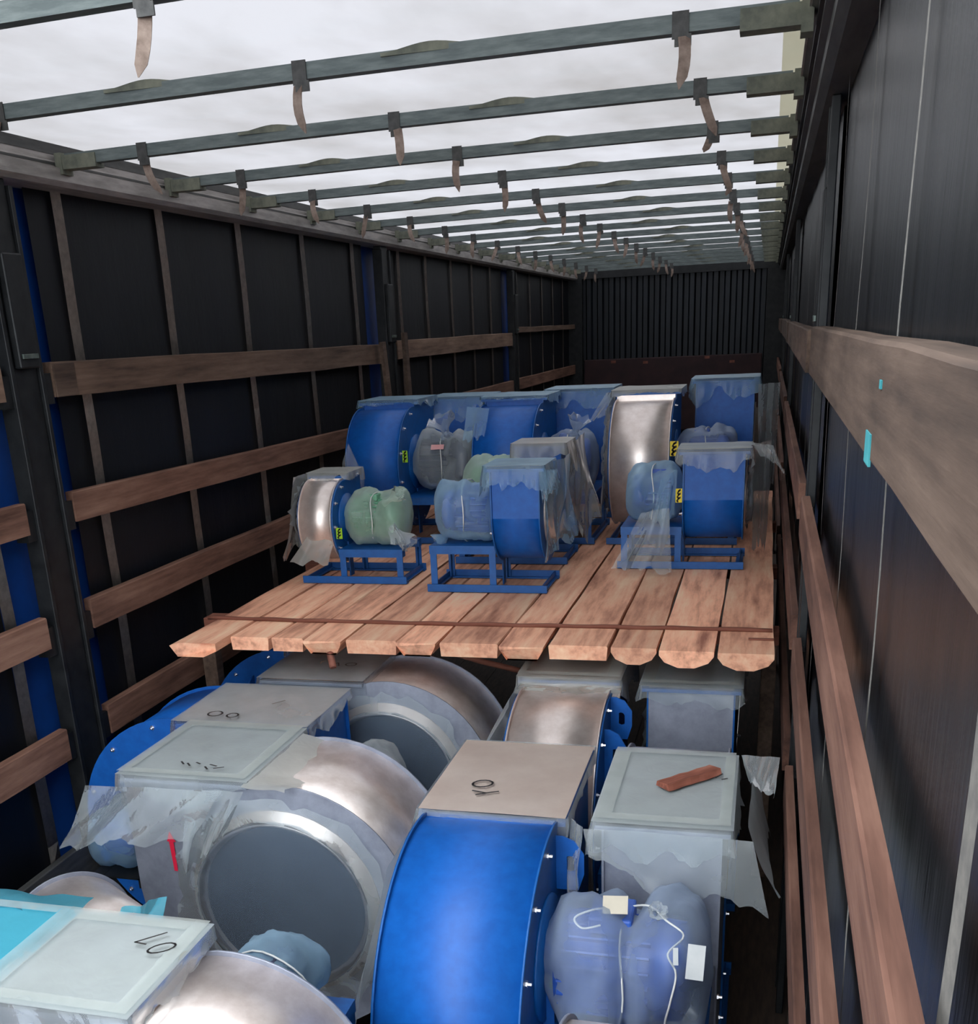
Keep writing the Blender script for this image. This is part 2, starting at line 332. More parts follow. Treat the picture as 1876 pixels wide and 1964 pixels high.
# ------------------------------------------------------------------ roof bows
def bows():
    group = 'roof bows under the tarpaulin'
    # shared meshes
    bm = bmesh.new()
    L0, L1 = -2.30, .03; n = 24
    pr = [(-.017, -.018), (.017, -.018), (.017, .018), (-.017, .018)]
    rings = []
    for i in range(n+1):
        x = L0+(L1-L0)*i/n; s = (x-L0)/(L1-L0); zc = .006*math.sin(PI*s); yc = .05-.10*s
        rings.append([bm.verts.new((x, yc+a, zc+b)) for a, b in pr])
    for A, B in zip(rings, rings[1:]):
        for k in range(4): bm.faces.new((A[k], A[(k+1) % 4], B[(k+1) % 4], B[k]))
    bm.faces.new(rings[0]); bm.faces.new(rings[-1]); bmesh.ops.recalc_face_normals(bm, faces=list(bm.faces))
    bow0 = obj('crossbar', bm, 'bow')
    bm = BX(-.08, .06, -.026, .026, -.03, .012); box(bm, .045, .07, -.03, .03, -.045, .02)
    sock = obj('end_socket', bm, 'sock')
    bm = bmesh.new()
    box(bm, -.018, .018, -.022, -.0185, -.03, .022); box(bm, -.012, .024, -.024, -.020, -.045, -.022)
    clip = obj('strap_clip', bm, 'raild')
    def tongue(seed):
        bm = bmesh.new(); rnd = random.Random(seed); b = rnd.uniform(-.25, .25)
        P = []
        for k in range(6):
            t = k/5; z = -.03-.105*t; wv = .013 if k < 4 else (.012 if k == 4 else .001)
            x = b*.12*t*t; y = -.022-.012*math.sin(t*2.4)*(1+b)
            P.append([bm.verts.new((x-wv, y, z)), bm.verts.new((x+wv, y, z)), bm.verts.new((x+wv, y+.003, z)), bm.verts.new((x-wv, y+.003, z))])
        for A, B in zip(P, P[1:]):
            for k in range(4): bm.faces.new((A[k], A[(k+1) % 4], B[(k+1) % 4], B[k]))
        bm.faces.new(P[0]); bm.faces.new(P[-1]); bmesh.ops.recalc_face_normals(bm, faces=list(bm.faces))
        return obj('hanging_tongue', bm, 'hang')
    tongues = [tongue(i) for i in range(4)]
    bm = bmesh.new()
    for i in range(9):
        pass
    def flat(seed):
        bm = bmesh.new(); rg = []
        for i in range(13):
            u = i/12; h = .013*math.sin(PI*u)**2
            rg.append([bm.verts.new((-.12+.24*u, a, b)) for a, b in ((-.019, .0), (.019, .0), (.019, .007+h), (-.019, .007+h))])
        for A, B in zip(rg, rg[1:]):
            for k in range(4): bm.faces.new((A[k], A[(k+1) % 4], B[(k+1) % 4], B[k]))
        bm.faces.new(rg[0]); bm.faces.new(rg[-1]); bmesh.ops.recalc_face_normals(bm, faces=list(bm.faces))
        return obj('tarp_loop', bm, 'sock')
    loop = flat(0)
    names = ['nearest', 'second', 'third', 'fourth', 'fifth', 'sixth', 'seventh', 'eighth', 'ninth', 'tenth', 'eleventh', 'twelfth', 'thirteenth', 'fourteenth', 'fifteenth', 'sixteenth', 'seventeenth']
    rnd = random.Random(5)
    for k in range(17):
        y = 2.06+.72*k
        e = empty('roof_bow', (0, y, Z(.60)))
        tag(e, 'grey steel roof bow across the trailer, %s from the camera' % names[k], 'roof bow', group)
        inst(bow0, e)
        inst(sock, e, (-.01, -.045, 0)); inst(sock, e, (-2.26, .048, 0), (0, 0, PI))
        for j, x in enumerate((-2.0, -1.12, -.215)):
            s = (x-L0)/(L1-L0); zc = .006*math.sin(PI*s); yc = .05-.10*s
            inst(clip, e, (x, yc, zc))
            t = inst(tongues[(k*3+j) % 4], e, (x, yc, zc), (rnd.uniform(-.25, .25), rnd.uniform(-.2, .2), rnd.uniform(-.3, .3)))
            if k in (3, 5) and j == 2: t.scale = (1, 1, .5)
        for x in (-1.6, -.72): dx = x+rnd.uniform(-.1, .1); ss = (dx-L0)/(L1-L0); inst(loop, e, (dx, .05-.10*ss, .012))
    for o in [bow0, sock, clip, loop]+tongues: bpy.data.objects.remove(o)
bows()

# ------------------------------------------------------------------ side posts and side boards
def posts():
    nm = ['nearest', 'middle', 'farthest']
    for side, x0, sg in (('left', -2.405, 1), ('right', .145, -1)):
        for k, y in enumerate((3.2, 6.95, 10.7)):
            e = empty('side_post', (x0, y, 0))
            tag(e, 'black steel curtain post on the %s side, %s of three' % (side, nm[k]), 'post', 'curtain posts')
            d = .05 if side == 'left' else .018
            def B(a, b, c, d_, e_, f): 
                a, b = sorted((sg*a, sg*b)); return (a, b, c, d_, e_, f)
            hw = .085
            obj('column', bbox_bev(*B(.002, d, -hw+.02, hw-.02, .0, Z(.52)), .004), 'black', e)
            fl_ = d+(.012 if side == 'left' else .004)
            obj('flange', bbox_bev(*B(.0, fl_, -hw, -hw+.018, .0, Z(.5)), .003), 'black', e)
            obj('flange', bbox_bev(*B(.0, fl_, hw-.018, hw, .0, Z(.5)), .003), 'black', e)
            q_ = 1 if side == 'left' else .3
            obj('latch_housing', bbox_bev(*B(d, d+.03*q_, -.05, .05, Z(-.05), Z(.30)), .006), 'black', e)
            obj('latch_bar', bbox_bev(*B(d+.03*q_, d+.03*q_+.006, -.04, .04, Z(-.02), Z(-.005)), .001), 'cold', e)
            for z in (-.09, -.52, -.92, -1.31):
                for s in (-1, 1):
                    y0, y1 = sorted((s*hw, s*(hw+.05)))
                    obj('board_pocket', BX(*B(.004, d, y0, y1, Z(z-.08), Z(z+.02))), 'black', e)
    rnd = random.Random(11)
    rows = [(-.035, .115, .045, 'top'), (-.47, .105, .03, 'second'), (-.86, .11, .03, 'third'), (-1.26, .115, .03, 'fourth')]
    secn = ['behind the camera-side post', 'between nearest and middle posts', 'between middle and farthest posts', 'beyond the farthest post']
    for side, xf, sg in (('left', -2.35, -1), ('right', .105, 1)):
        for s, (y0, y1) in enumerate([(-.6, 3.075), (3.34, 6.82), (7.09, 10.57), (10.83, 14.18)]):
            for r, (zt, h, th, rn) in enumerate(rows):
                if s == 3 and r == 0 and side == 'left': zt, h = -.0, .05
                dz0, dz1 = rnd.uniform(-.008, .008), rnd.uniform(-.008, .008)
                if side == 'left' and s == 1 and r == 0: dz0, dz1 = .0, -.02
                if side == 'left' and s == 1 and r == 1: dz0, dz1 = .0, -.05
                n = 14; bm = bmesh.new(); rings = []; sd = rnd.uniform(0, 50)
                th_ = th*(.75 if side == 'right' else 1)
                for i in range(n+1):
                    t = i/n; y = y0+(y1-y0)*t; dz = dz0+(dz1-dz0)*t+.004*noise.noise(Vector((sd, y*1.5, 0))); b = .002*noise.noise(Vector((sd, y, 4)))
                    a = xf+b; c = xf+sg*th_
                    w1 = .003*noise.noise(Vector((sd, y*3, 9)))
                    pts = [(a, -h+w1), (a, -.004+w1), (a+sg*.004, 0+w1), (c, 0), (c, -h)]
                    rings.append([bm.verts.new((p[0], y, Z(zt+dz+p[1]))) for p in pts])
                for A, B in zip(rings, rings[1:]):
                    for k in range(5): bm.faces.new((A[k], A[(k+1) % 5], B[(k+1) % 5], B[k]))
                bm.faces.new(rings[0]); bm.faces.new(rings[-1]); bmesh.ops.recalc_face_normals(bm, faces=list(bm.faces))
                e = empty('side_board', (0, 0, 0))
                sec = ['beside the camera, before the first post', 'between nearest and middle post', 'between middle and farthest post', 'beyond the farthest post'][s]
                tag(e, '%s wooden side board, %s wall, %s row %s' % ('weathered' if r == 0 else 'reddish', side, rn, sec), 'board', 'wooden boards slotted along the side walls')
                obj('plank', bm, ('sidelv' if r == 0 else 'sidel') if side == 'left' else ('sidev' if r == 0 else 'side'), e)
                if side == 'left' and s == 1 and r == 0:
                    obj('wrapped_end', bbox_bev(xf-.004, xf+.004, 3.345, 3.47, Z(-.15), Z(-.04), .003), 'sidev', e, label='pale plastic taped round the end')
                if side == 'right' and s == 0 and r == 0:
                    obj('paint_spot', BX(xf-.0015, xf+.001, 1.185, 1.24, Z(-.150), Z(-.118)), 'turq', e, label='turquoise paint spot')
                    obj('paint_spot', BX(xf-.0015, xf+.001, 1.12, 1.135, Z(-.07), Z(-.062)), 'turq', e, label='turquoise paint spot')
    e = empty('sill_board', (0, 0, 0)); tag(e, 'dark low sill board along the bottom of the left wall', 'board')
    obj('plank', bbox_bev(-2.36, -2.33, 1.2, 6.8, Z(-2.05), Z(-1.70), .004), 'raild', e)
    # two loose slats standing against the second post
    for k, (y, dx) in enumerate(((6.72, 0), (6.98, .03))):
        bm = BX(-.012, .012, -.03, .03, 0, 1.0+.05*k)
        o = obj('loose_slat', bm, 'sidev'); o.location = (-2.27+dx, y, Z(-1.04)); o.rotation_euler = (.05*(1-2*k), -.04, 0)
        tag(o, ['brown slat leaning at the middle left post, nearer one', 'brown slat leaning at the middle left post, farther one'][k], 'slat', 'loose slats')
posts()

# ------------------------------------------------------------------ plank deck
ZD = -1.05
def deck():
    e = empty('plank_deck', (0, 3.56, Z(ZD))); tag(e, 'raised deck of sawn planks carrying the upper fans, front edge open', 'deck')
    xs = [-2.12, -1.93, -1.757, -1.62, -1.458, -1.253, -1.10, -.873, -.705, -.483, -.316, -.1225, .07]
    rnd = random.Random(3)
    kinds = [1, 0, 0, 3, 0, 3, 0, 3, 0, 2, 2, 2]
    for i in range(12):
        x0, x1 = xs[i]+.005, xs[i+1]-.005; T = .052; sd = i*5.3
        y0 = 3.56+[-.11, 0, .0, -.03, 0, -.02, .0, -.03, .01, .0, -.02, -.03][i]; y1 = 7.2
        n = 40; bm = bmesh.new(); rings = []
        kd = kinds[i]
        for j in range(n+1):
            t = (j/n)**1.6; y = y0+(y1-y0)*t
            wl = .006*noise.noise(Vector((sd, y*2.2, 1))); wr = .006*noise.noise(Vector((sd+9, y*2.2, 1))); zz = .002*noise.noise(Vector((sd, y*2, 5)))
            a, b = x0+wl, x1+wr
            if i == 0: a += .05*max(0, (y-3.62))**.0*0 + .02*noise.noise(Vector((sd, y*1.3, 2)))
            m = .5*(a+b); hw = .5*(b-a)
            if kd == 0: pts = [(a, zz), (b, zz), (b, -T), (a, -T)]; pts = [(a+.003, zz), (b-.003, zz), (b, zz-.006), (b-.004, -T), (a+.004, -T), (a, zz-.006)]
            elif kd == 2: pts = [(a, zz), (b, zz), (b, zz-.018), (m+hw*.8, -T*.8), (m+hw*.3, -T*1.15), (m-hw*.3, -T*1.15), (m-hw*.8, -T*.8), (a, zz-.018)]
            elif kd == 1: pts = [(a, zz-.01), (a+.03, zz), (b, zz), (b, -T*.6), (b-.05, -T), (a+.03, -T)]
            else: pts = [(a, zz), (b, zz), (b-.002, zz-.012), (b-.025, -T), (a+.025, -T), (a+.002, zz-.012)]
            rings.append([bm.verts.new((p[0], y-3.56, p[1])) for p in pts])
        m_ = len(rings[0])
        if kd == 3:
            for v in rings[0]:
                if v.co.z < -.03: v.co.y += .03
        if kd == 1:
            for v in rings[0]:
                if v.co.x > xs[i+1]-.05: v.co.y += .05
        for A, B in zip(rings, rings[1:]):
            for k in range(m_): bm.faces.new((A[k], A[(k+1) % m_], B[(k+1) % m_], B[k]))
        bm.faces.new(rings[0]); bm.faces.new(rings[-1]); bmesh.ops.recalc_face_normals(bm, faces=list(bm.faces))
        obj('plank', bm, 'plank', e)
    def f(u, v):
        x = -2.13+2.20*u; return Vector((x, .235+.010*(v-.5)*2-.006*math.sin(u*5), .006+.0015*math.sin(x*30)))
    bm = bmesh.new(); tube(bm, [(-2.14+.05*k, .24-.010*math.sin(k*.11), .006+.0015*math.sin(k*1.4)) for k in range(45)], .0085, 6)
    obj('dark_cord', bm, 'strip', e, label='dark brown cord stretched across all planks')
    obj('nail_strip', bbox_bev(-.02, .065, .135, .15, .0005, .006, .001), 'strip', e)
    for y in (.48, 1.6, 2.8):
        obj('cross_beam', bbox_bev(-2.3-0, .09, y, y+.09, -.062-.055, -.062, .004), 'strip', e)
    for k, (a, b) in enumerate(((-2.335, -2.27), (.03, .085))):
        o = obj('support_strut', bbox_bev(a, b, 4.05, 4.11, 0, Z(-1.168), .004), 'sidev')
        tag(o, 'weathered wooden strut under the deck at the %s wall' % ('left', 'right')[k], 'strut')
    bm = bmesh.new(); tube(bm, [(-1.10, .14, -.075), (-.98, .16, -.115), (-.80, .19, -.165)], .012, 5)
    o = obj('broken_stick', bm, 'strip', e)
    bm = bmesh.new(); tube(bm, [(-1.52, -.0, -.05), (-1.50, -.03, -.10)], .014, 5); obj('broken_stick', bm, 'rust', e)
deck()

# ------------------------------------------------------------------ centrifugal fans
def scroll(r0, Rm, e, H, off=0., n=44):
    pts = []; sm = []
    a0 = -math.asin(min(.95, e/r0))
    pts.append((-e+off, H)); sm.append(False)
    for i in range(n+1):
        th = a0+(1.5*PI-a0)*i/n; t = (th-a0)/(1.5*PI-a0); r = r0+(Rm-r0)*t**1.3+off
        p = [r*math.sin(th), r*math.cos(th)]
        if i == 0: p[0] = -e+off
        pts.append(tuple(p)); sm.append(i < n)
    pts.append((-Rm-off, H)); sm.append(False)
    return pts, sm
def edge_ring(r0, Rm, e, n):
    out = []
    for i in range(n):
        th = 1.5*PI*(i+.5)/n; t = th/(1.5*PI); r = r0+(Rm-r0)*t**1.3
        out.append((r*math.sin(th), r*math.cos(th), th))
    return out
bolt_src = None
def bolt_mesh():
    bm = bmesh.new(); lathe(bm, [(0, .0085), (.006, .0085), (.006, .0045), (.015, .0045), (.016, .002)], 6, smooth=False)
    return obj('bolt', bm, 'zinc')
def smooth_path(P, k=6):
    P = [Vector(p) for p in P]; out = []
    for i in range(len(P)-1):
        a, b, c, d = P[max(i-1, 0)], P[i], P[i+1], P[min(i+2, len(P)-1)]
        for j in range(k):
            t = j/k; out.append(.5*((2*b)+(c-a)*t+(2*a-5*b+4*c-d)*t*t+(3*b-a-3*c+d)*t**3))
    out.append(P[-1]); return out
def ribbon(bm, pts, w, z, T):            # flat stroke, pts 2D, T maps (a,b,z)->Vector
    for a, b in zip(pts, pts[1:]):
        A = Vector(a); B = Vector(b); d = (B-A)
        if d.length < 1e-6: continue
        d.normalize(); nrm = Vector((-d.y, d.x))*w*.5; A2 = A-d*w*.3; B2 = B+d*w*.3
        q = [T(A2.x+nrm.x, A2.y+nrm.y, z), T(B2.x+nrm.x, B2.y+nrm.y, z), T(B2.x-nrm.x, B2.y-nrm.y, z), T(A2.x-nrm.x, A2.y-nrm.y, z)]
        bm.faces.new([bm.verts.new(p) for p in q])
def oval(cx, cy, rx, ry, a=0, n=14, t0=0, t1=1):
    return [(cx+rx*math.cos(2*PI*(t0+(t1-t0)*k/n))*math.cos(a)-ry*math.sin(2*PI*(t0+(t1-t0)*k/n))*math.sin(a), cy+rx*math.cos(2*PI*(t0+(t1-t0)*k/n))*math.sin(a)+ry*math.sin(2*PI*(t0+(t1-t0)*k/n))*math.cos(a)) for k in range(n+1)]

def cover_film(e, u0, u1, v0, v1, z, drops, seed, m, top=True, flare=.3):
    """sheet over the outlet with skirts; drops for sides u-,u+,v-,v+"""
    bm = bmesh.new(); rnd = random.Random(seed); sd = rnd.uniform(0, 99)
    hw = .006
    if top:
        n = 14
        g = [[bm.verts.new((u0-hw+(u1-u0+2*hw)*i/n, v0-hw+(v1-v0+2*hw)*j/n, z+.004+.006*max(0, crum((u0+(u1-u0)*i/n, v0+(v1-v0)*j/n, 0), 9, sd))*(1 if 0 < i < n and 0 < j < n else .2))) for i in range(n+1)] for j in range(n+1)]
        for j in range(n):
            for i in range(n): bm.faces.new((g[j][i], g[j][i+1], g[j+1][i+1], g[j+1][i])).smooth = True
    sides = [((u0, v0), (u1, v0), (0, -1), drops[2]), ((u1, v0), (u1, v1), (1, 0), drops[1]), ((u1, v1), (u0, v1), (0, 1), drops[3]), ((u0, v1), (u0, v0), (-1, 0), drops[0])]
    N = 22; per = []
    for s in range(4):
        a, b, nr, d = sides[s]; dp = sides[s-1]; dn = sides[(s+1) % 4]
        for k in range(N):
            t = k/N; x = a[0]+(b[0]-a[0])*t; y = a[1]+(b[1]-a[1])*t
            wgt = max(0, 1-t/.12)*.5; nx = Vector(nr).lerp(Vector(dp[2]), wgt); dd = d*(1-wgt)+dp[3]*wgt
            wgt = max(0, 1-(1-t)/.12)*.5; nx = nx.lerp(Vector(dn[2]), wgt); dd = dd*(1-wgt)+dn[3]*wgt
            per.append((x, y, nx.normalized(), dd))
    K = 7; rows = []
    for k in range(K+1):
        row = []; t = k/K
        for i, (x, y, nr, d) in enumerate(per):
            ph = i/len(per)*2*PI
            jag = 1+.9*noise.noise(Vector((math.cos(ph)*2.3+sd, math.sin(ph)*2.3, 0)))+.35*noise.noise(Vector((math.cos(ph)*6+sd, math.sin(ph)*6, 3)))+.08*noise.noise(Vector((math.cos(ph)*16+sd, math.sin(ph)*16, 3)))
            dd = max(.003, d*jag)
            fold = .16*dd*noise.noise(Vector((math.cos(ph)*6+sd, math.sin(ph)*6, t*.6)))+.1*dd*noise.noise(Vector((math.cos(ph)*18+sd, math.sin(ph)*18, t)))
            out = hw+min(dd, .2)*flare*(t**.8)*.5+max(-.3*dd, fold*1.4)*t
            row.append(bm.verts.new((x+nr.x*out, y+nr.y*out, z+.004-dd*t+.01*t*noise.noise(Vector((i*.7, t*3, sd))))))
        rows.append(row)
    n = len(per)
    for A, B in zip(rows, rows[1:]):
        for i in range(n): bm.faces.new((A[i], A[(i+1) % n], B[(i+1) % n], B[i])).smooth = True
    return obj('plastic_film', bm, m, e)

def bag(e, u0, u1, r, zc, m, seed, pinch=0., sq=.3, sag=.0, vc=0., squash=1.):
    """closed bag of film pulled over the motor"""
    bm = bmesh.new(); rnd = random.Random(seed); sd = rnd.uniform(0, 99); NT, NA = 26, 40; rows = []
    for j in range(NT+1):
        t = j/NT; prof = (1-abs(2*t-1)**(4.5))**.42 if 0 < t < 1 else .0
        if t < .5: prof = max(prof, .55*(1-t*2)+.0) if t > 0 else .5
        prof *= 1-pinch*math.exp(-((t-.52)/.07)**2)
        row = []
        for k in range(NA):
            a = 2*PI*k/NA; c, s = math.cos(a), math.sin(a)
            sup = (abs(c)**(2+4*sq)+abs(s)**(2+4*sq))**(-1/(2+4*sq))
            rr = r*prof*(sup*.5+.5)
            p = Vector((u0+(u1-u0)*t, rr*c+vc, rr*s*squash))
            cr = (crum(p, 1.1/max(r, .08), sd)*.34+.10*abs(noise.noise(Vector(p)*(2.6/r)+Vector((sd, 0, 0)))))*r*(.35+.65*min(1, prof*1.2))
            st = .06*r*noise.noise(Vector((math.cos(a)*5+sd, math.sin(a)*5, t*1.2)))
            p += Vector((0, c, s))*(cr+st)*min(1, prof*1.5)
            if s < -.6: p.z = max(p.z, -r*.98)
            p.z += zc; row.append(bm.verts.new(p))
        rows.append(row)
    for A, B in zip(rows, rows[1:]):
        for k in range(NA): bm.faces.new((A[k], A[(k+1) % NA], B[(k+1) % NA], B[k])).smooth = True
    bmesh.ops.recalc_face_normals(bm, faces=list(bm.faces))
    return obj('motor_bag', bm, m, e)

def flap(e, tl, tr, bl, br, m, seed, amp=.03, nu=26, nv=20, jag=.12, name='loose_film'):
    """hanging loose sheet between four world points"""
    inv = e.matrix_basis.inverted(); tl, tr, bl, br = (Vector((p[0], p[1], Z(p[2]))) for p in (tl, tr, bl, br))
    nrm = (tr-tl).cross(bl-tl).normalized(); sd = seed*3.7
    def f(u, v):
        j = 1+jag*noise.noise(Vector((u*5, sd, 0)))*2+jag*.6*noise.noise(Vector((u*16, sd, 2)))
        vv = v*j; p = tl.lerp(tr, u).lerp(bl.lerp(br, u), vv)
        p = p+nrm*amp*(.25+.75*v)*(noise.noise(Vector((u*2.6, v*1.0+sd, sd)))+.28*noise.noise(Vector((u*7+v*2, v*1.5, sd))))*1.7
        p.z += .25*amp*math.sin(PI*u)*(1-v)*noise.noise(Vector((u*3, sd, 9)))
        return inv @ p
    return obj(name, sheet(nu, nv, f), m, e)

def fan(x, y, zc, rz, w, r0, Rm, e, H, label, base, wrap='blue', plate='blue2', ms=1, motor=(.1, .25, 'motorblue'), bagm='filmd', pinch=0.,
        coverm='cardg', film='film', drops=(.05, .05, .05, .05), marks=None, inlet=.2, disc='filmthin', nb=9, seed=1, rot=0, table=.0, fr='blue2',
        lugs=False, sticker=None, cat='fan', group=None, cov_over=.012, motor_off=0., mdv=0., mdz=0., strings=True, ring=True, bolts_both=False, basev=None, discskirt=.0, topfilm=True):
    """x,y: scroll axis centre in plan; zc its height (eye-relative); base: base height (eye-relative)"""
    global bolt_src
    root = empty('centrifugal_fan', (x, y, Z(base)), rz); tag(root, label, cat, group)
    bpy.context.view_layer.update
    h = zc-base
    Rt = Matrix.Translation((0, 0, h)) @ Matrix.Rotation(rot, 4, 'X')
    def place(bm): bmesh.ops.transform(bm, matrix=Rt, verts=list(bm.verts)); return bm
    pts, sm = scroll(r0, Rm, e, H)
    obj('scroll_casing', place(prism(pts, -w/2+.004, w/2-.004, sm)), wrap, root)
    po, so = scroll(r0, Rm, e, H-.006, .011 if wrap == 'blue' or plate != 'blue2' else .002)
    if wrap == 'steel' and plate == 'blue2':
        pr_, sr_ = scroll(r0, Rm, e, H-.006, .011)
        for s in (-1, 1): obj('rim_flange', place(prism(pr_, *(sorted((s*(w/2-.009), s*(w/2-.0045)))), sr_)), 'steel', root)
    inl = -ms
    for s in (-1, 1):
        # side plate with lip; on the inlet side it carries the inlet hole ring
        obj('side_plate', place(prism(po, *(sorted((s*(w/2-.004), s*(w/2+.002)))), so)), plate, root)
    # outlet flange
    f = cov_over; u0, u1, v0, v1 = -w/2-f-.010, w/2+f+.010, -Rm-f-.002, -e+f+.0
    bm = bmesh.new(); t = .028
    box(bm, u0, u1, v0, v0+t, H-.012, H); box(bm, u0, u1, v1-t, v1, H-.012, H); box(bm, u0, u0+t, v0+t, v1-t, H-.012, H); box(bm, u1-t, u1, v0+t, v1-t, H-.012, H)
    obj('outlet_flange', place(bm), plate, root)
    sd = seed*1.3
    def cf(u, v):
        return Vector((u0+(u1-u0)*u, v0+(v1-v0)*v, H+.012+.003*noise.noise(Vector((u*2.4, v*2.4, sd)))))
    bm = sheet(12, 12, cf); bmesh.ops.solidify(bm, geom=list(bm.faces), thickness=.005); bm.normal_update()
    for f_ in bm.faces: f_.smooth = False
    cv = obj('outlet_cover', place(bm), coverm, root)
    if marks:
        def T(a, b, zz): return Vector((u0+(u1-u0)*a, v0+(v1-v0)*b, H+.0265 if topfilm else H+.019))
        for st in marks:
            bm = bmesh.new(); ribbon(bm, st, .014, 0, T); bmesh.ops.remove_doubles(bm, verts=list(bm.verts), dist=.003)
            obj('handwritten_mark', place(bm), 'ink', cv, label='black marker writing')
    if film and topfilm and w > .25 and film != 'filmcl' and base < -2:
        bm = bmesh.new(); q = .035; zz = H+.0245
        for (a_, b_, c_, d_) in ((u0, u1, v0, v0+q), (u0, u1, v1-q, v1), (u0, u0+q*1.3, v0+q, v1-q), (u1-q*.8, u1, v0+q, v1-q)):
            bm.faces.new([bm.verts.new((x_+.006*noise.noise(Vector((x_*9, y_*9, sd))), y_+.006*noise.noise(Vector((x_*9, y_*9, sd+4))), zz)) for x_, y_ in ((a_, c_), (b_, c_), (b_, d_), (a_, d_))])
        obj('folded_film_edge', place(bm), 'filme', root)
    if film: 
        o = cover_film(root, u0, u1, v0, v1, H+.010, drops, seed, film, top=topfilm)
        o.matrix_basis = Rt
    # inlet
    si = inl; a = si*(w/2+.002); rc = inlet
    bm = bmesh.new(); lathe(bm, [(a, rc+.03), (a+si*.006, rc+.03), (a+si*.006, rc), (a+si*.035, rc), (a+si*.035, rc-.008), (a+si*.012, rc-.012), (a+si*.003, rc*.72), (a+si*.003, rc*.3)], 48)
    o = obj('inlet_ring', place(bm), 'steel', root)
    bm = bmesh.new(); lathe(bm, [(a+si*.0065, rc*.955), (a+si*.0135, rc*.92), (a+si*.0145, rc*.4), (a+si*.030, .001)], 40)
    obj('impeller_eye', place(bm), 'darkin', root)
    if disc:
        bm = bmesh.new(); n = 64; rings = []
        for j, (rr, du) in enumerate(((.0005, .037), (rc*.5, .037), (rc*.9, .037), (rc+.001, .036), (rc+.006, .028), (rc+.012+discskirt*.2, .018), (rc+.02+discskirt*.6, .012), (rc+.03+discskirt, .010))[:5 if discskirt else 8]):
            ring_ = []
            for k in range(n):
                an = 2*PI*k/n; c, s_ = math.cos(an), math.sin(an); cr = 0
                if j >= 4: cr = (noise.noise(Vector((c*7+sd, s_*7, j*.4)))*.010+abs(noise.noise(Vector((c*17, s_*17, j*.3+sd))))*.010)*(1+discskirt*6)
                rj = rr+(cr*2.2 if j == 7 else 0)
                ring_.append(bm.verts.new((a+si*(du+max(cr, -.006)), rj*c, rj*s_)))
            rings.append(ring_)
        for A, B in zip(rings, rings[1:]):
            for k in range(n): bm.faces.new((A[k], A[(k+1) % n], B[(k+1) % n], B[k])).smooth = True
        obj('inlet_film', place(bm), disc, root)
        if discskirt:
            bm = bmesh.new(); rings = []
            for j, (rr, du) in enumerate(((rc+.001, .038), (rc+.012, .034), (rc+.02+discskirt*.4, .024), (rc+.02+discskirt, .018))):
                ring_ = []
                for k in range(n):
                    an = 2*PI*k/n; c, s_ = math.cos(an), math.sin(an)
                    cr = (noise.noise(Vector((c*6+sd, s_*6, j*.5+7)))*.02+abs(noise.noise(Vector((c*15, s_*15, j*.3+sd))))*.02)*(j > 0)
                    rj = rr+cr*1.6*(j > 1)
                    ring_.append(bm.verts.new((a+si*(du+abs(cr)), rj*c, rj*s_)))
                rings.append(ring_)
            for A, B in zip(rings, rings[1:]):
                for k in range(n): bm.faces.new((A[k], A[(k+1) % n], B[(k+1) % n], B[k])).smooth = True
            obj('gathered_film', place(bm), 'film', root)
    # bolts along the plate rims
    if bolt_src is None: bolt_src = bolt_mesh()
    for s in ((-1, 1) if bolts_both else (ms,)):
        for (v, z_, th) in edge_ring(r0-.015, Rm-.015, e, nb):
            p = Rt @ Vector((s*(w/2+.001), v, z_)); inst(bolt_src, root, p, (0, 0, 0 if s > 0 else PI))
    # hub and motor
    if motor:
        mr, ml, mm = motor; b0 = ms*(w/2+.002); g = .03+motor_off; zc_ = h+mdz
        bm = bmesh.new(); lathe(bm, [(b0, mr*1.15), (b0+ms*.008, mr*1.15), (b0+ms*.008, mr*.5), (b0+ms*g, mr*.45)], 24); 
        bmesh.ops.translate(bm, vec=(0, mdv, zc_), verts=list(bm.verts)); obj('hub_plate', bm, plate, root)
        m0 = w/2+g
        bm = bmesh.new(); lathe(bm, [(ms*m0, mr*.5), (ms*(m0+.01), mr*.82), (ms*(m0+ml*.72), mr*.82), (ms*(m0+ml*.72), mr*.9), (ms*(m0+ml*.9), mr*.86), (ms*(m0+ml*.95), mr*.6), (ms*(m0+ml*.95), .001)], 28)
        nf = 22
        for k in range(nf):
            an = 2*PI*k/nf; R_ = Matrix.Rotation(an, 4, 'X'); a_, b_ = sorted((ms*(m0+.02), ms*(m0+ml*.68))); box(bm, a_, b_, -.0025, .0025, mr*.78, mr*.93, R_)
        bmesh.ops.translate(bm, vec=(0, mdv, zc_), verts=list(bm.verts)); mo = obj('motor', bm, mm, root)
        a_, b_ = sorted((ms*(m0+ml*.25), ms*(m0+ml*.55)))
        obj('terminal_box', bbox_bev(a_, b_, mdv-mr*.4, mdv+mr*.4, zc_+mr*.8, zc_+mr*1.12, .006), mm, mo)
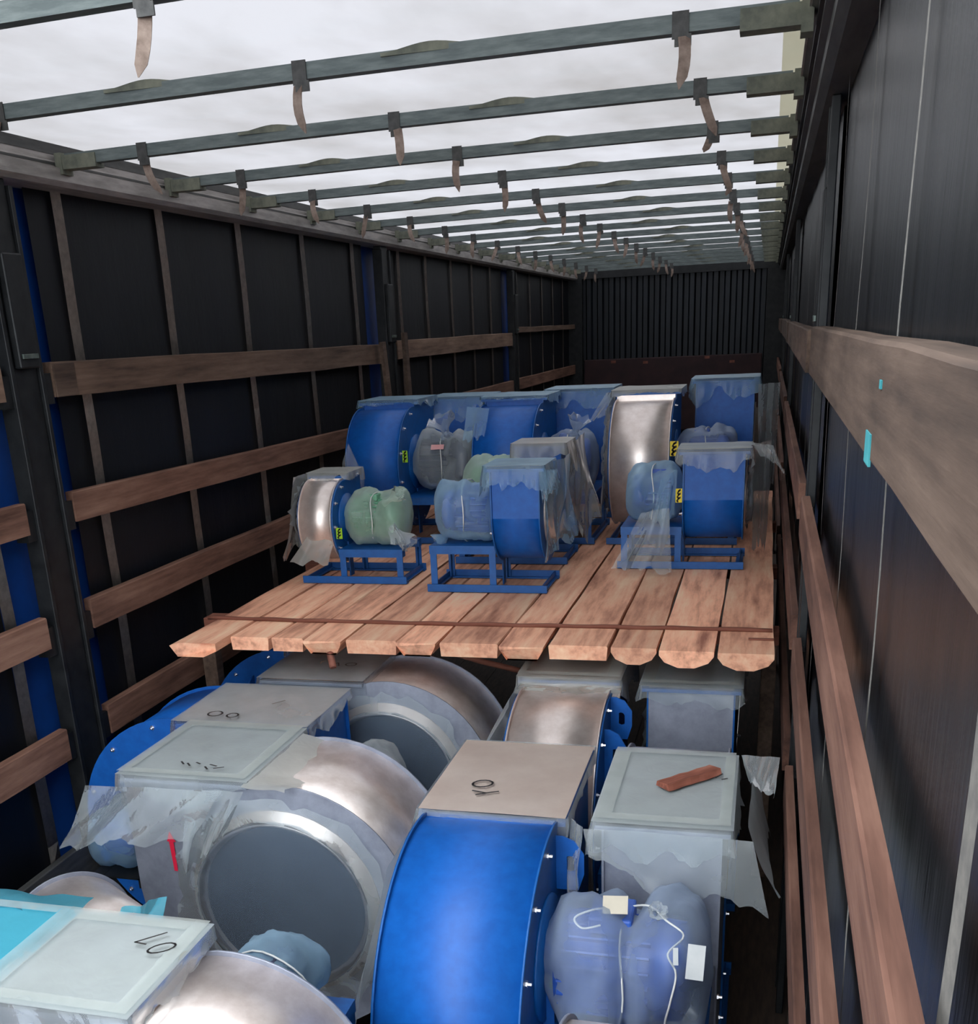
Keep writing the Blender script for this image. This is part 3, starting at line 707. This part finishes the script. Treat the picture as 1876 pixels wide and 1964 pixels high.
        if bagm:
            bg_ = bag(root, ms*(w/2+.012), ms*(m0+ml*1.1), mr*1.22, zc_, bagm, seed+40, pinch, vc=mdv)
            if strings:
                um = ms*(m0+ml*.5); pp = 1-.75*pinch
                bm = bmesh.new(); rr = mr*1.24*pp
                tube(bm, [(um+.008*math.sin(3*t), mdv+rr*1.06*math.sin(t), zc_+rr*1.06*math.cos(t)) for t in [k*2*PI/24 for k in range(25)]], .0028, 5)
                fs = 1 if abs(rz-PI) < .1 or rz == PI/2 else -1
                if pinch > .25:
                    for lp in ([(0, -.2, 1.08), (.05, -.0, 1.25), (.09, .35, 1.2), (.13, .55, 1.05), (.10, .85, .85), (.12, 1.05, .6), (.11, 1.18, .1), (.10, 1.15, -.4), (.12, 1.1, -.8)],
                               [(0, -.1, 1.08), (-.06, .2, 1.22), (-.11, .4, 1.12), (-.09, .62, 1.05), (-.05, .55, 1.1)]):
                        tube(bm, smooth_path([(um+ms*a_*mr/.13, mdv+fs*b_*rr, zc_+c_*rr) for a_, b_, c_ in lp]), .0028, 5)
                obj('tie_string', bm, 'string', bg_, label='white string')
    # base frame
    ml = motor[1]+.06 if motor else .02
    ua, ub = sorted((-ms*w/2, ms*(w/2+ml))); hv = basev if basev else Rm*.72
    th = .032
    for s in (-1, 1):
        bm = BX(ua-.01, ub+.01, s*hv-.002 if s < 0 else s*hv-.03+.0, (s*hv+.03) if s < 0 else s*hv+.002, 0, .005)
        box(bm, ua-.01, ub+.01, s*hv-.003, s*hv+.003, .005, th)
        obj('base_rail', bm, fr, root)
    for uu in (ua+.01, ub-.01):
        bm = BX(uu-.015, uu+.015, -hv+.004, hv-.004, .0052, .010); box(bm, uu-.003, uu+.003, -hv+.004, hv-.004, .010, th-.002); obj('cross_rail', bm, fr, root)
    if motor:
        zt = h+mdz-(motor[0]*1.22 if motor else .1)-.004
        l0, l1 = ms*(w/2+.022), ms*(w/2+ml-.02)
        lv = hv-.012
        if mdv: lv = max(lv, abs(mdv)+.05)*.999 if abs(mdv)+.05 < hv else lv
        for uu in (l0, l1):
            for s in (-1, 1):
                bm = BX(uu-.014, uu+.014, s*lv-.003, s*lv+.003, .006, zt-.006); box(bm, uu-.003, uu+.003, min(s*lv, s*(lv-.026)), max(s*lv, s*(lv-.026)), .006, zt-.006)
                obj('leg', bm, fr, root)
        a_, b_ = sorted((l0-ms*.016, l1+ms*.016))
        bm = bmesh.new(); box(bm, a_, b_, -lv-.006, -lv+.035, zt-.035, zt); box(bm, a_, b_, lv-.035, lv+.006, zt-.035, zt); box(bm, a_, b_, -lv+.03, lv-.03, zt-.007, zt-.001)
        obj('motor_table', bm, fr, root)
    lv = hv-.012
    # upright that ties the casing to the base
    obj('casing_upright', BX(*(sorted((ms*(w/2+.003), ms*(w/2+.009)))), -.022, .022, .006, h*.9), fr, root)
    if lugs:
        for (v, z_, sc_) in lugs:
            s = ms; n = 10; o_ = [(0, -.085), (.045, -.085), (.075, -.05), (.075, .05), (.045, .085), (0, .085)]
            o_ = [(0, -.09), (.06, -.09), (.075, -.03), (.075, .04), (.05, .085), (.02, .10), (0, .10), (0, 0)]
            ii = [(.03, -.02), (.04, -.025), (.05, -.02), (.05, .02), (.045, .03), (.037, .033), (.03, .03), (.03, 0)]
            bm = bmesh.new(); V = []
            for q, yy in ((0, -.003), (1, .003)):
                V.append(([bm.verts.new((s*(w/2+p[0]), v+yy, z_+p[1]*sc_)) for p in o_], [bm.verts.new((s*(w/2+p[0]), v+yy, z_+p[1]*sc_)) for p in ii]))
            for k in range(8):
                j = (k+1) % 8
                for q in (0, 1): bm.faces.new((V[q][0][k], V[q][0][j], V[q][1][j], V[q][1][k]))
                bm.faces.new((V[0][0][k], V[0][0][j], V[1][0][j], V[1][0][k])); bm.faces.new((V[0][1][k], V[0][1][j], V[1][1][j], V[1][1][k]))
            bmesh.ops.recalc_face_normals(bm, faces=list(bm.faces)); obj('lifting_lug', place(bm), 'blue', root)
    if sticker:
        m_, loc, sz = sticker   # loc in world, faces the camera (-Y)
        inv = root.matrix_basis.inverted()
        p = Vector((loc[0], loc[1], Z(loc[2]))); sx, sz_ = sz
        bm = bmesh.new(); q = [(-sx, -sz_), (sx, -sz_), (sx, sz_), (-sx, sz_)]
        A = [bm.verts.new(inv @ (p+Vector((a, 0, b)))) for a, b in q]; B = [bm.verts.new(inv @ (p+Vector((a, .002, b)))) for a, b in q]
        bm.faces.new(A); bm.faces.new(B[::-1])
        for k in range(4): bm.faces.new((A[k], B[k], B[(k+1) % 4], A[(k+1) % 4]))
        st = obj('warning_sticker', bm, m_, root, label='%s rotation sticker' % m_)
        bm = bmesh.new()
        def T2(a, b, zz): return inv @ (p+Vector((a*sx, -.0012, b*sz_)))
        for c in (-.5, .05, .6):
            ribbon(bm, [(-.5+c*.2, c-.28), (-.1, c+.05), (.5, c+.25)], .3, 0, T2); ribbon(bm, oval(c*.2, c-.12, .35, .2, .5, 8, .1, .7), .2, 0, T2)
        obj('printed_symbols', bm, 'ink', st)
    return root
rz = {'N': 0, 'S': PI, 'E': -PI/2, 'W': PI/2}     # scroll bulges towards +Y / -Y / +X / -X

FL = -2.15
# --- lower load ---------------------------------------------------
m10 = [[(.62, .70), (.74, .82), (.72, .76)], [(.66, .62)]+[]]
# E : big blue one
E_ = fan(-.65, 2.42, -1.615, rz['S'], .355, .405, .565, .08, .405, 'large blue centrifugal fan in the foreground with a bare pinkish cardboard cover', FL,
    'blue', 'blue2', -1, (.14, .35, 'motorblue'), 'filmd', .28, 'card', 'film', (.03, .03, .03, .045),
    marks=[oval(.66, .66, .07, .045, .2), [(.70, .76), (.60, .78), (.52, .75)], [(.66, .81), (.60, .78)]], inlet=.24, nb=11, seed=2, lugs=[(.17, .0, 1.9), (-.04, .30, .8)],
    sticker=('lime', (-.432, 2.243, -1.51), (.020, .038)), topfilm=False, motor_off=.0, discskirt=.05, mdv=.12, mdz=.12)
# F : grey one at the right wall, cover in film with offcut on it
F_ = fan(-.205, 2.99, -1.60, rz['N'], .30, .38, .49, .02, .39, 'film-covered fan beside the right wall, a brown wood offcut lying on its cover', FL,
    'steel2', 'steel2', 1, None, None, 0, 'cardg', 'film', (.10, .08, .09, .02), marks=[[(.80, .62), (.84, .66)], [(.85, .60), (.90, .66)], [(.90, .58), (.94, .60)]], inlet=.2, nb=9, seed=5, disc=None)
G_ = fan(-.63, 3.50, -1.57, rz['S'], .32, .36, .50, .09, .385, 'bright bare-steel fan just under the front edge of the plank deck', FL,
    'steel', 'blue2', -1, (.11, .22, 'motordark'), None, 0, 'card', 'filmc', (.10, .05, .08, .06), inlet=.22, nb=10, seed=7, lugs=[(.16, .20, 1), (.0, .28, .8)], discskirt=.07)
H_ = fan(-.205, 4.10, -1.60, rz['N'], .30, .38, .48, .02, .39, 'grey-fronted fan under the deck at the right wall', FL,
    'steel2', 'blue2', 1, None, None, 0, 'cardg', 'film', (.05, .05, .06, .04), inlet=.2, nb=9, seed=9, discskirt=.03)
A_ = fan(-1.33, 2.81, -1.60, rz['E'], .40, .37, .485, .09, .385, 'steel drum-like fan, large film-covered inlet facing camera, smudged writing on cover', FL,
    'steel', 'steel2', -1, (.10, .30, 'motordark'), 'film', 0, 'cardg', 'film', (.04, .06, .12, .05),
    marks=[[(.80, .40), (.84, .44)], [(.82, .46), (.86, .50)], [(.86, .62), (.90, .66)], [(.82, .64), (.84, .70)], [(.88, .70), (.85, .76)], [(.80, .52), (.82, .56)]], inlet=.275, nb=12, seed=11, discskirt=.05, ring=True, mdv=.06, mdz=.13, basev=.2)
B_ = fan(-1.90, 3.25, -1.60, rz['W'], .36, .385, .475, .01, .385, 'blue fan at the left wall, film-draped pinkish cover marked with ovals', FL,
    'blue', 'blue', -1, (.08, .40, 'motorblue'), 'filmb', 0, 'card', 'filmcl', (.06, .03, .05, .10),
    marks=[oval(.12, .72, .06, .05), oval(.10, .58, .05, .04), [(.42, .40), (.52, .34)]], inlet=.2, nb=9, seed=13, mdz=.13, mdv=.03, basev=.11, fr='black', lugs=[(.17, .15, 1)])
C_ = fan(-1.33, 3.77, -1.60, rz['E'], .36, .37, .485, .09, .375, 'steel drum-like fan behind, dark inlet disc, cover under the deck edge', FL,
    'steel', 'steel2', -1, (.1, .22, 'motordark'), None, 0, 'card', 'filmcl', (.03, .05, .04, .05),
    marks=[[(.58, .55), (.66, .58), (.56, .62), (.66, .66)], oval(.60, .76, .05, .05)], inlet=.27, nb=10, seed=15, discskirt=.05)
L2_ = fan(-1.90, 4.16, -1.60, rz['W'], .32, .36, .475, .01, .36, 'blue fan partly hidden under the deck at the left wall', FL,
    'blue', 'blue', -1, (.08, .18, 'motordark'), None, 0, 'cardg', 'film', (.03, .03, .03, .03), inlet=.2, nb=9, seed=17, lugs=[(.17, .15, 1)])
D_ = fan(-1.085, 1.66, -1.575, rz['E'], .30, .315, .37, .05, .36, 'steel fan in the near left corner, cover marked 10 in marker', FL,
    'steel', 'steel2', -1, (.085, .27, 'motordark'), 'filmb', 0, 'cardg', 'film', (.05, .09, .05, .04),
    marks=[[(.33, .66), (.19, .80)], [(.33, .66), (.34, .74)], oval(.36, .86, .045, .085, .7)], inlet=.2, nb=9, seed=19, mdz=.11, basev=.16)
T2_ = fan(-1.80, 1.66, -1.575, rz['W'], .30, .315, .33, .03, .36, 'fan under teal-blue film beside the cover marked 10', FL,
    'steel', 'steel2', -1, (.08, .2, 'motorblue'), None, 0, 'cardg', 'teal', (.10, .10, .07, .18), inlet=.18, nb=8, seed=21)
T_ = fan(-1.70, 2.16, -1.565, -.55, .34, .17, .21, .02, .22, 'small steel fan lying turned, teal film bunched over its inlet', FL,
    'steel', 'steel2', -1, None, None, 0, 'cardg', 'teal', (.03, .03, .03, .03), inlet=.135, disc='teal', nb=6, seed=23, rot=PI/2)
F0_ = fan(-.19, 1.585, -1.62, rz['N'], .27, .37, .46, .02, .36, 'bare steel fan top at the very bottom edge, right of the bagged motor', FL,
    'steel', 'steel2', 1, None, None, 0, 'cardg', 'film', (.03, .03, .03, .03), inlet=.2, disc='film', nb=8, seed=25, discskirt=.05)
bpy.context.view_layer.update()
flap(A_, (-1.93, 2.56, -1.235), (-1.43, 2.50, -1.195), (-1.98, 2.46, -1.40), (-1.56, 2.48, -1.345), 'film', 3, .035)
flap(A_, (-1.55, 2.50, -1.20), (-1.38, 2.52, -1.20), (-1.60, 2.50, -1.48), (-1.46, 2.53, -1.34), 'film', 4, .03)
flap(A_, (-1.41, 3.00, -1.205), (-1.41, 2.56, -1.205), (-1.30, 3.02, -1.235), (-1.26, 2.55, -1.225), 'filmc', 6, .012, jag=.3)
flap(F_, (.01, 3.0, -1.20), (.01, 2.52, -1.20), (.07, 2.9, -1.42), (.078, 2.46, -1.36), 'film', 8, .02)
flap(F_, (-.40, 2.462, -1.21), (.02, 2.462, -1.21), (-.38, 2.44, -1.27), (.07, 2.43, -1.42), 'film', 9, .03, jag=.3)
flap(F_, (-.02, 2.95, -1.18), (.08, 2.80, -1.12), (0.0, 2.86, -1.22), (.07, 2.70, -1.2), 'film', 10, .02)
flap(E_, (-.86, 2.50, -1.215), (-.86, 2.25, -1.26), (-.90, 2.5, -1.6), (-.93, 2.05, -1.66), 'film', 12, .03)
flap(E_, (-.44, 2.52, -1.21), (-.405, 2.47, -1.21), (-.43, 2.40, -1.40), (-.40, 2.42, -1.36), 'film', 13, .015, nu=12)
flap(G_, (-.80, 3.58, -1.19), (-.44, 3.58, -1.19), (-.82, 3.52, -1.215), (-.44, 3.50, -1.215), 'filmc', 14, .012)
flap(G_, (-.80, 3.6, -1.19), (-.80, 3.3, -1.22), (-.93, 3.55, -1.5), (-.96, 3.1, -1.5), 'film', 15, .03)
flap(T2_, (-1.95, 1.98, -1.27), (-1.5, 1.95, -1.235), (-1.85, 1.80, -1.20), (-1.47, 1.80, -1.205), 'teal', 16, .03)
flap(T_, (-1.56, 2.14, -1.38), (-1.43, 2.14, -1.33), (-1.54, 2.0, -1.50), (-1.42, 2.02, -1.45), 'teal', 18, .05, nu=14, nv=14)
# red rotation arrow on the grey plate of the drum-like fan
inv = A_.matrix_basis.inverted()
bm = bmesh.new(); ar = [(-.006, -.07), (.006, -.07), (.008, .03), (.016, .03), (0, .065), (-.014, .03), (-.007, .03)]
P_ = [inv @ Vector((-1.69+a-.1*b*.3, 2.602, Z(-1.455+b))) for a, b in ar]; bm.faces.new([bm.verts.new(p) for p in P_])
obj('rotation_arrow', bm, 'red', A_, label='red arrow pointing up')
# labels stuck on the bagged motor of the large blue fan
for (m_, p, s, r_) in (('cream', (-.29, 2.25, -1.30), (.03, .022), .15), ('white', (-.095, 2.155, -1.375), (.02, .04), -.08), ('white', (-.14, 2.155, -1.365), (.006, .02), .2)):
    inv = E_.matrix_basis.inverted(); bm = bmesh.new(); n_ = Vector((0, -1, .9)).normalized(); t_ = Vector((math.cos(r_), 0, math.sin(r_)*.5)).normalized(); b_ = n_.cross(t_)
    P0 = Vector((p[0], p[1], Z(p[2])))
    bm.faces.new([bm.verts.new(inv @ (P0+t_*s[0]*a+b_*s[1]*b)) for a, b in ((-1, -1), (1, -1), (1, 1), (-1, 1))]); obj('paper_label', bm, m_, E_, label='%s paper label' % m_)

# offcut of wood lying on the cover
bm = bmesh.new(); N_ = 12; rings = []
for i in range(N_+1):
    t = i/N_; x = -.095+.19*t; hw = .027+.003*noise.noise(Vector((t*5, 0, 0))); zz = .004*noise.noise(Vector((t*4, 2, 0)))
    rings.append([bm.verts.new(q) for q in ((x, -hw, .0), (x, hw, 0), (x, hw-.004, .014+zz), (x, -hw+.006, .018+zz))])
for A, B in zip(rings, rings[1:]):
    for k in range(4): bm.faces.new((A[k], A[(k+1) % 4], B[(k+1) % 4], B[k]))
bm.faces.new(rings[0]); bm.faces.new(rings[-1]); bmesh.ops.recalc_face_normals(bm, faces=list(bm.faces))
o = obj('wood_offcut', bm, 'stick'); o.location = (-.155, 2.77, Z(-1.189)); o.rotation_euler = (0, 0, .80)
tag(o, 'short reddish-brown wood offcut lying on the right film-covered cover', 'wood')

# --- upper load ---------------------------------------------------
DK = ZD+.003
UL = fan(-1.905, 4.60, -.775, rz['S'], .165, .165, .205, .02, .185, 'small bare-steel fan at the left of the deck front, green-bagged motor', DK,
    'steel', 'blue2', -1, (.095, .25, 'motorgreen'), 'filmg', .15, 'cardg', 'filmc', (.03, .05, .05, .03), inlet=.11, nb=7, seed=31, sticker=('lime', (-1.80, 4.44, -.82), (.014, .024)), basev=.15, discskirt=.03, cov_over=.005)
UM = fan(-.955, 4.47, -.725, rz['N'], .20, .17, .215, .0, .20, 'small blue fan at the middle of the deck front, blue-bagged motor on its left', DK,
    'blue', 'blue2', -1, (.10, .24, 'motorblue'), 'filmb', 0, 'cardg', 'filmb', (.08, .10, .09, .04), inlet=.12, nb=7, seed=33, basev=.15)
UN = fan(-.97, 5.06, -.70, rz['N'], .20, .18, .22, .0, .20, 'fan right behind the middle front fan, greenish film on its motor', DK,
    'blue', 'blue2', -1, (.10, .26, 'motorgreen'), 'filmg', 0, 'card', 'filmc', (.07, .10, .07, .04), inlet=.12, nb=7, seed=35, basev=.16)
UR = fan(-.20, 4.985, -.735, rz['N'], .255, .17, .21, .0, .205, 'small blue fan at the right of the deck front, white film hanging to the planks', DK,
    'blue', 'blue2', -1, (.10, .22, 'motorblue'), 'filmb', 0, 'cardg', 'film', (.05, .08, .07, .03), inlet=.12, nb=7, seed=37, sticker=('yellow', (-.345, 4.775, -.715), (.014, .03)), basev=.16)
P1 = fan(-1.965, 5.68, -.655, rz['S'], .29, .275, .36, .03, .31, 'large blue fan at the left wall in the back row on the deck', DK,
    'blue', 'blue2', -1, (.125, .30, 'motordark'), 'film', .1, 'cardg', 'filmb', (.04, .06, .05, .02), inlet=.18, nb=9, seed=41, sticker=('lime', (-1.795, 5.42, -.60), (.014, .03)), basev=.29)
P2 = fan(-1.27, 5.68, -.655, rz['S'], .31, .275, .36, .03, .31, 'large blue fan in the middle of the back row, dark bagged motor', DK,
    'blue', 'blue2', -1, (.12, .24, 'motorblue'), 'filmd', .1, 'cardg', 'filmb', (.04, .05, .05, .02), inlet=.18, nb=9, seed=43, basev=.29)
P3 = fan(-.585, 5.68, -.655, rz['S'], .30, .28, .36, .03, .32, 'large bare-steel fan in the back row right of centre', DK,
    'steel', 'blue2', -1, (.12, .26, 'motorblue'), 'filmd', .1, 'cardg', 'filmc', (.03, .03, .03, .02), inlet=.2, nb=9, seed=45, sticker=('yellow', (-.415, 5.37, -.58), (.02, .035)), basev=.29, discskirt=.04)
gq = None
Q1 = fan(-1.69, 6.46, -.68, rz['N'], .30, .28, .37, .03, .32, 'blue fan behind the left back-row fan, flat front, blue film over its top', DK,
    'blue', 'blue2', -1, None, None, 0, 'cardg', 'filmb', (.05, .05, .10, .03), inlet=.18, nb=9, seed=51, disc=None)
Q2 = fan(-.99, 6.46, -.67, rz['N'], .33, .28, .37, .03, .33, 'blue fan behind the middle back-row fan, flat front seen over its motor', DK,
    'blue', 'blue2', -1, None, None, 0, 'cardg', 'filmb', (.05, .05, .11, .03), inlet=.18, nb=9, seed=53, disc=None)
Q3 = fan(-.21, 6.46, -.66, rz['N'], .30, .28, .37, .03, .35, 'blue fan in the rearmost row against the right wall, topped with torn film', DK,
    'blue', 'blue2', -1, None, None, 0, 'cardg', 'filmb', (.05, .07, .10, .03), inlet=.18, nb=9, seed=55, disc=None)
bpy.context.view_layer.update()
flap(UL, (-2.02, 4.50, -.58), (-1.995, 4.72, -.58), (-2.10, 4.42, -.95), (-2.05, 4.75, -.93), 'filmc', 61, .04)
flap(UL, (-1.93, 4.44, -.80), (-1.83, 4.44, -.86), (-2.04, 4.40, -.96), (-1.86, 4.44, -.95), 'filmc', 62, .02, nu=12, nv=10)
flap(UL, (-1.60, 4.50, -.80), (-1.55, 4.48, -.78), (-1.56, 4.44, -.87), (-1.47, 4.42, -.87), 'film', 63, .02, nu=12, nv=10)
flap(UM, (-.83, 4.30, -.52), (-.79, 4.62, -.51), (-.84, 4.30, -.89), (-.77, 4.6, -.86), 'filmb', 64, .045)
flap(UM, (-.855, 4.24, -.53), (-.78, 4.26, -.53), (-.84, 4.24, -.66), (-.80, 4.25, -.62), 'filmb', 65, .02, nu=12, nv=10)
flap(UN, (-.85, 4.95, -.50), (-.82, 5.25, -.48), (-.82, 4.95, -.94), (-.78, 5.2, -.92), 'filmc', 66, .05)
flap(UN, (-1.22, 4.90, -.56), (-1.07, 4.86, -.53), (-1.22, 4.88, -.70), (-1.10, 4.84, -.62), 'filmg', 67, .02, nu=12, nv=10)
flap(UR, (-.50, 4.72, -.78), (-.38, 4.72, -.76), (-.62, 4.68, -1.0), (-.36, 4.66, -1.03), 'film', 68, .03, jag=.06)
flap(UR, (-.42, 4.74, -.64), (-.35, 4.76, -.60), (-.46, 4.72, -.86), (-.36, 4.74, -.80), 'filmb', 69, .02, nu=12, nv=10)
flap(UR, (-.05, 4.80, -.51), (.03, 5.0, -.51), (-.03, 4.8, -.95), (.03, 5.0, -.95), 'film', 70, .012)
flap(UR, (-.05, 4.82, -.50), (.04, 4.78, -.51), (.0, 4.80, -.56), (.09, 4.76, -.62), 'film', 71, .02, nu=12, nv=10)
flap(P1, (-2.115, 5.34, -.62), (-2.08, 5.36, -.52), (-2.115, 5.35, -.82), (-2.0, 5.37, -.72), 'film', 72, .012, nu=12, nv=12)
flap(P2, (-1.45, 5.42, -.36), (-1.33, 5.40, -.37), (-1.46, 5.34, -.52), (-1.35, 5.36, -.50), 'filmb', 73, .01, nu=12, nv=12)
flap(P2, (-1.44, 5.5, -.40), (-1.44, 5.75, -.36), (-1.46, 5.42, -.9), (-1.46, 5.7, -.9), 'film', 74, .02)
flap(P3, (-.76, 5.5, -.40), (-.76, 5.75, -.36), (-.78, 5.42, -.9), (-.78, 5.7, -.9), 'filmc', 75, .02)
flap(Q3, (-.04, 6.0, -.33), (.07, 6.1, -.33), (-.02, 6.0, -.8), (.06, 6.1, -.9), 'film', 76, .012)
flap(Q2, (-.83, 6.02, -.35), (-.76, 5.98, -.34), (-.92, 6.0, -.50), (-.80, 5.96, -.44), 'film', 77, .02, nu=12, nv=10)
def knot(e, p, r, m, seed, tip, up=True):
    inv_ = e.matrix_basis.inverted(); p = Vector((p[0], p[1], Z(p[2]))); d = Vector(tip); L_ = d.length; d.normalize()
    s_ = d.cross(Vector((0, 1, .3))).normalized(); q_ = d.cross(s_)
    def f(u, v):
        a = 2*PI*u; prof = r*(.55 if v < .2 else .32) if v < .4 else r*(.3+.9*(v-.4)/.6)
        k = 1+.45*noise.noise(Vector((math.cos(a)*3+seed, math.sin(a)*3, v*2)))*(v+.3)
        return inv_ @ (p+d*(L_*v*(1+.25*noise.noise(Vector((math.cos(a)*3, math.sin(a)*3, seed)))*v))+(s_*math.cos(a)+q_*math.sin(a))*prof*k)
    return obj('bag_knot', sheet(22, 10, f), m, e)
knot(P1, (-1.60, 5.55, -.52), .06, 'filmd', 81, (-.02, -.03, .10))
knot(P2, (-.93, 5.55, -.53), .05, 'filmd', 82, (.03, -.02, .09))
knot(UL, (-1.57, 4.50, -.80), .04, 'film', 83, (.09, -.03, -.07))
knot(UL, (-1.60, 4.50, -.70), .03, 'filmg', 84, (.08, -.02, .05))
knot(UM, (-1.27, 4.42, -.80), .035, 'filmb', 85, (-.06, -.03, -.05))
knot(E_, (-.20, 2.28, -1.335), .02, 'film', 86, (.01, -.03, .03))
bm = bmesh.new(); inv = P1.matrix_basis.inverted(); bm.faces.new([bm.verts.new(inv @ Vector((-1.64+a, 5.505+.004*abs(a), Z(-.565)+b))) for a, b in ((-.04, -.012), (.03, -.010), (.035, .014), (-.035, .014))])
obj('paper_label', bm, 'pink', P1, label='pink paper label')
if bolt_src: bpy.data.objects.remove(bolt_src)
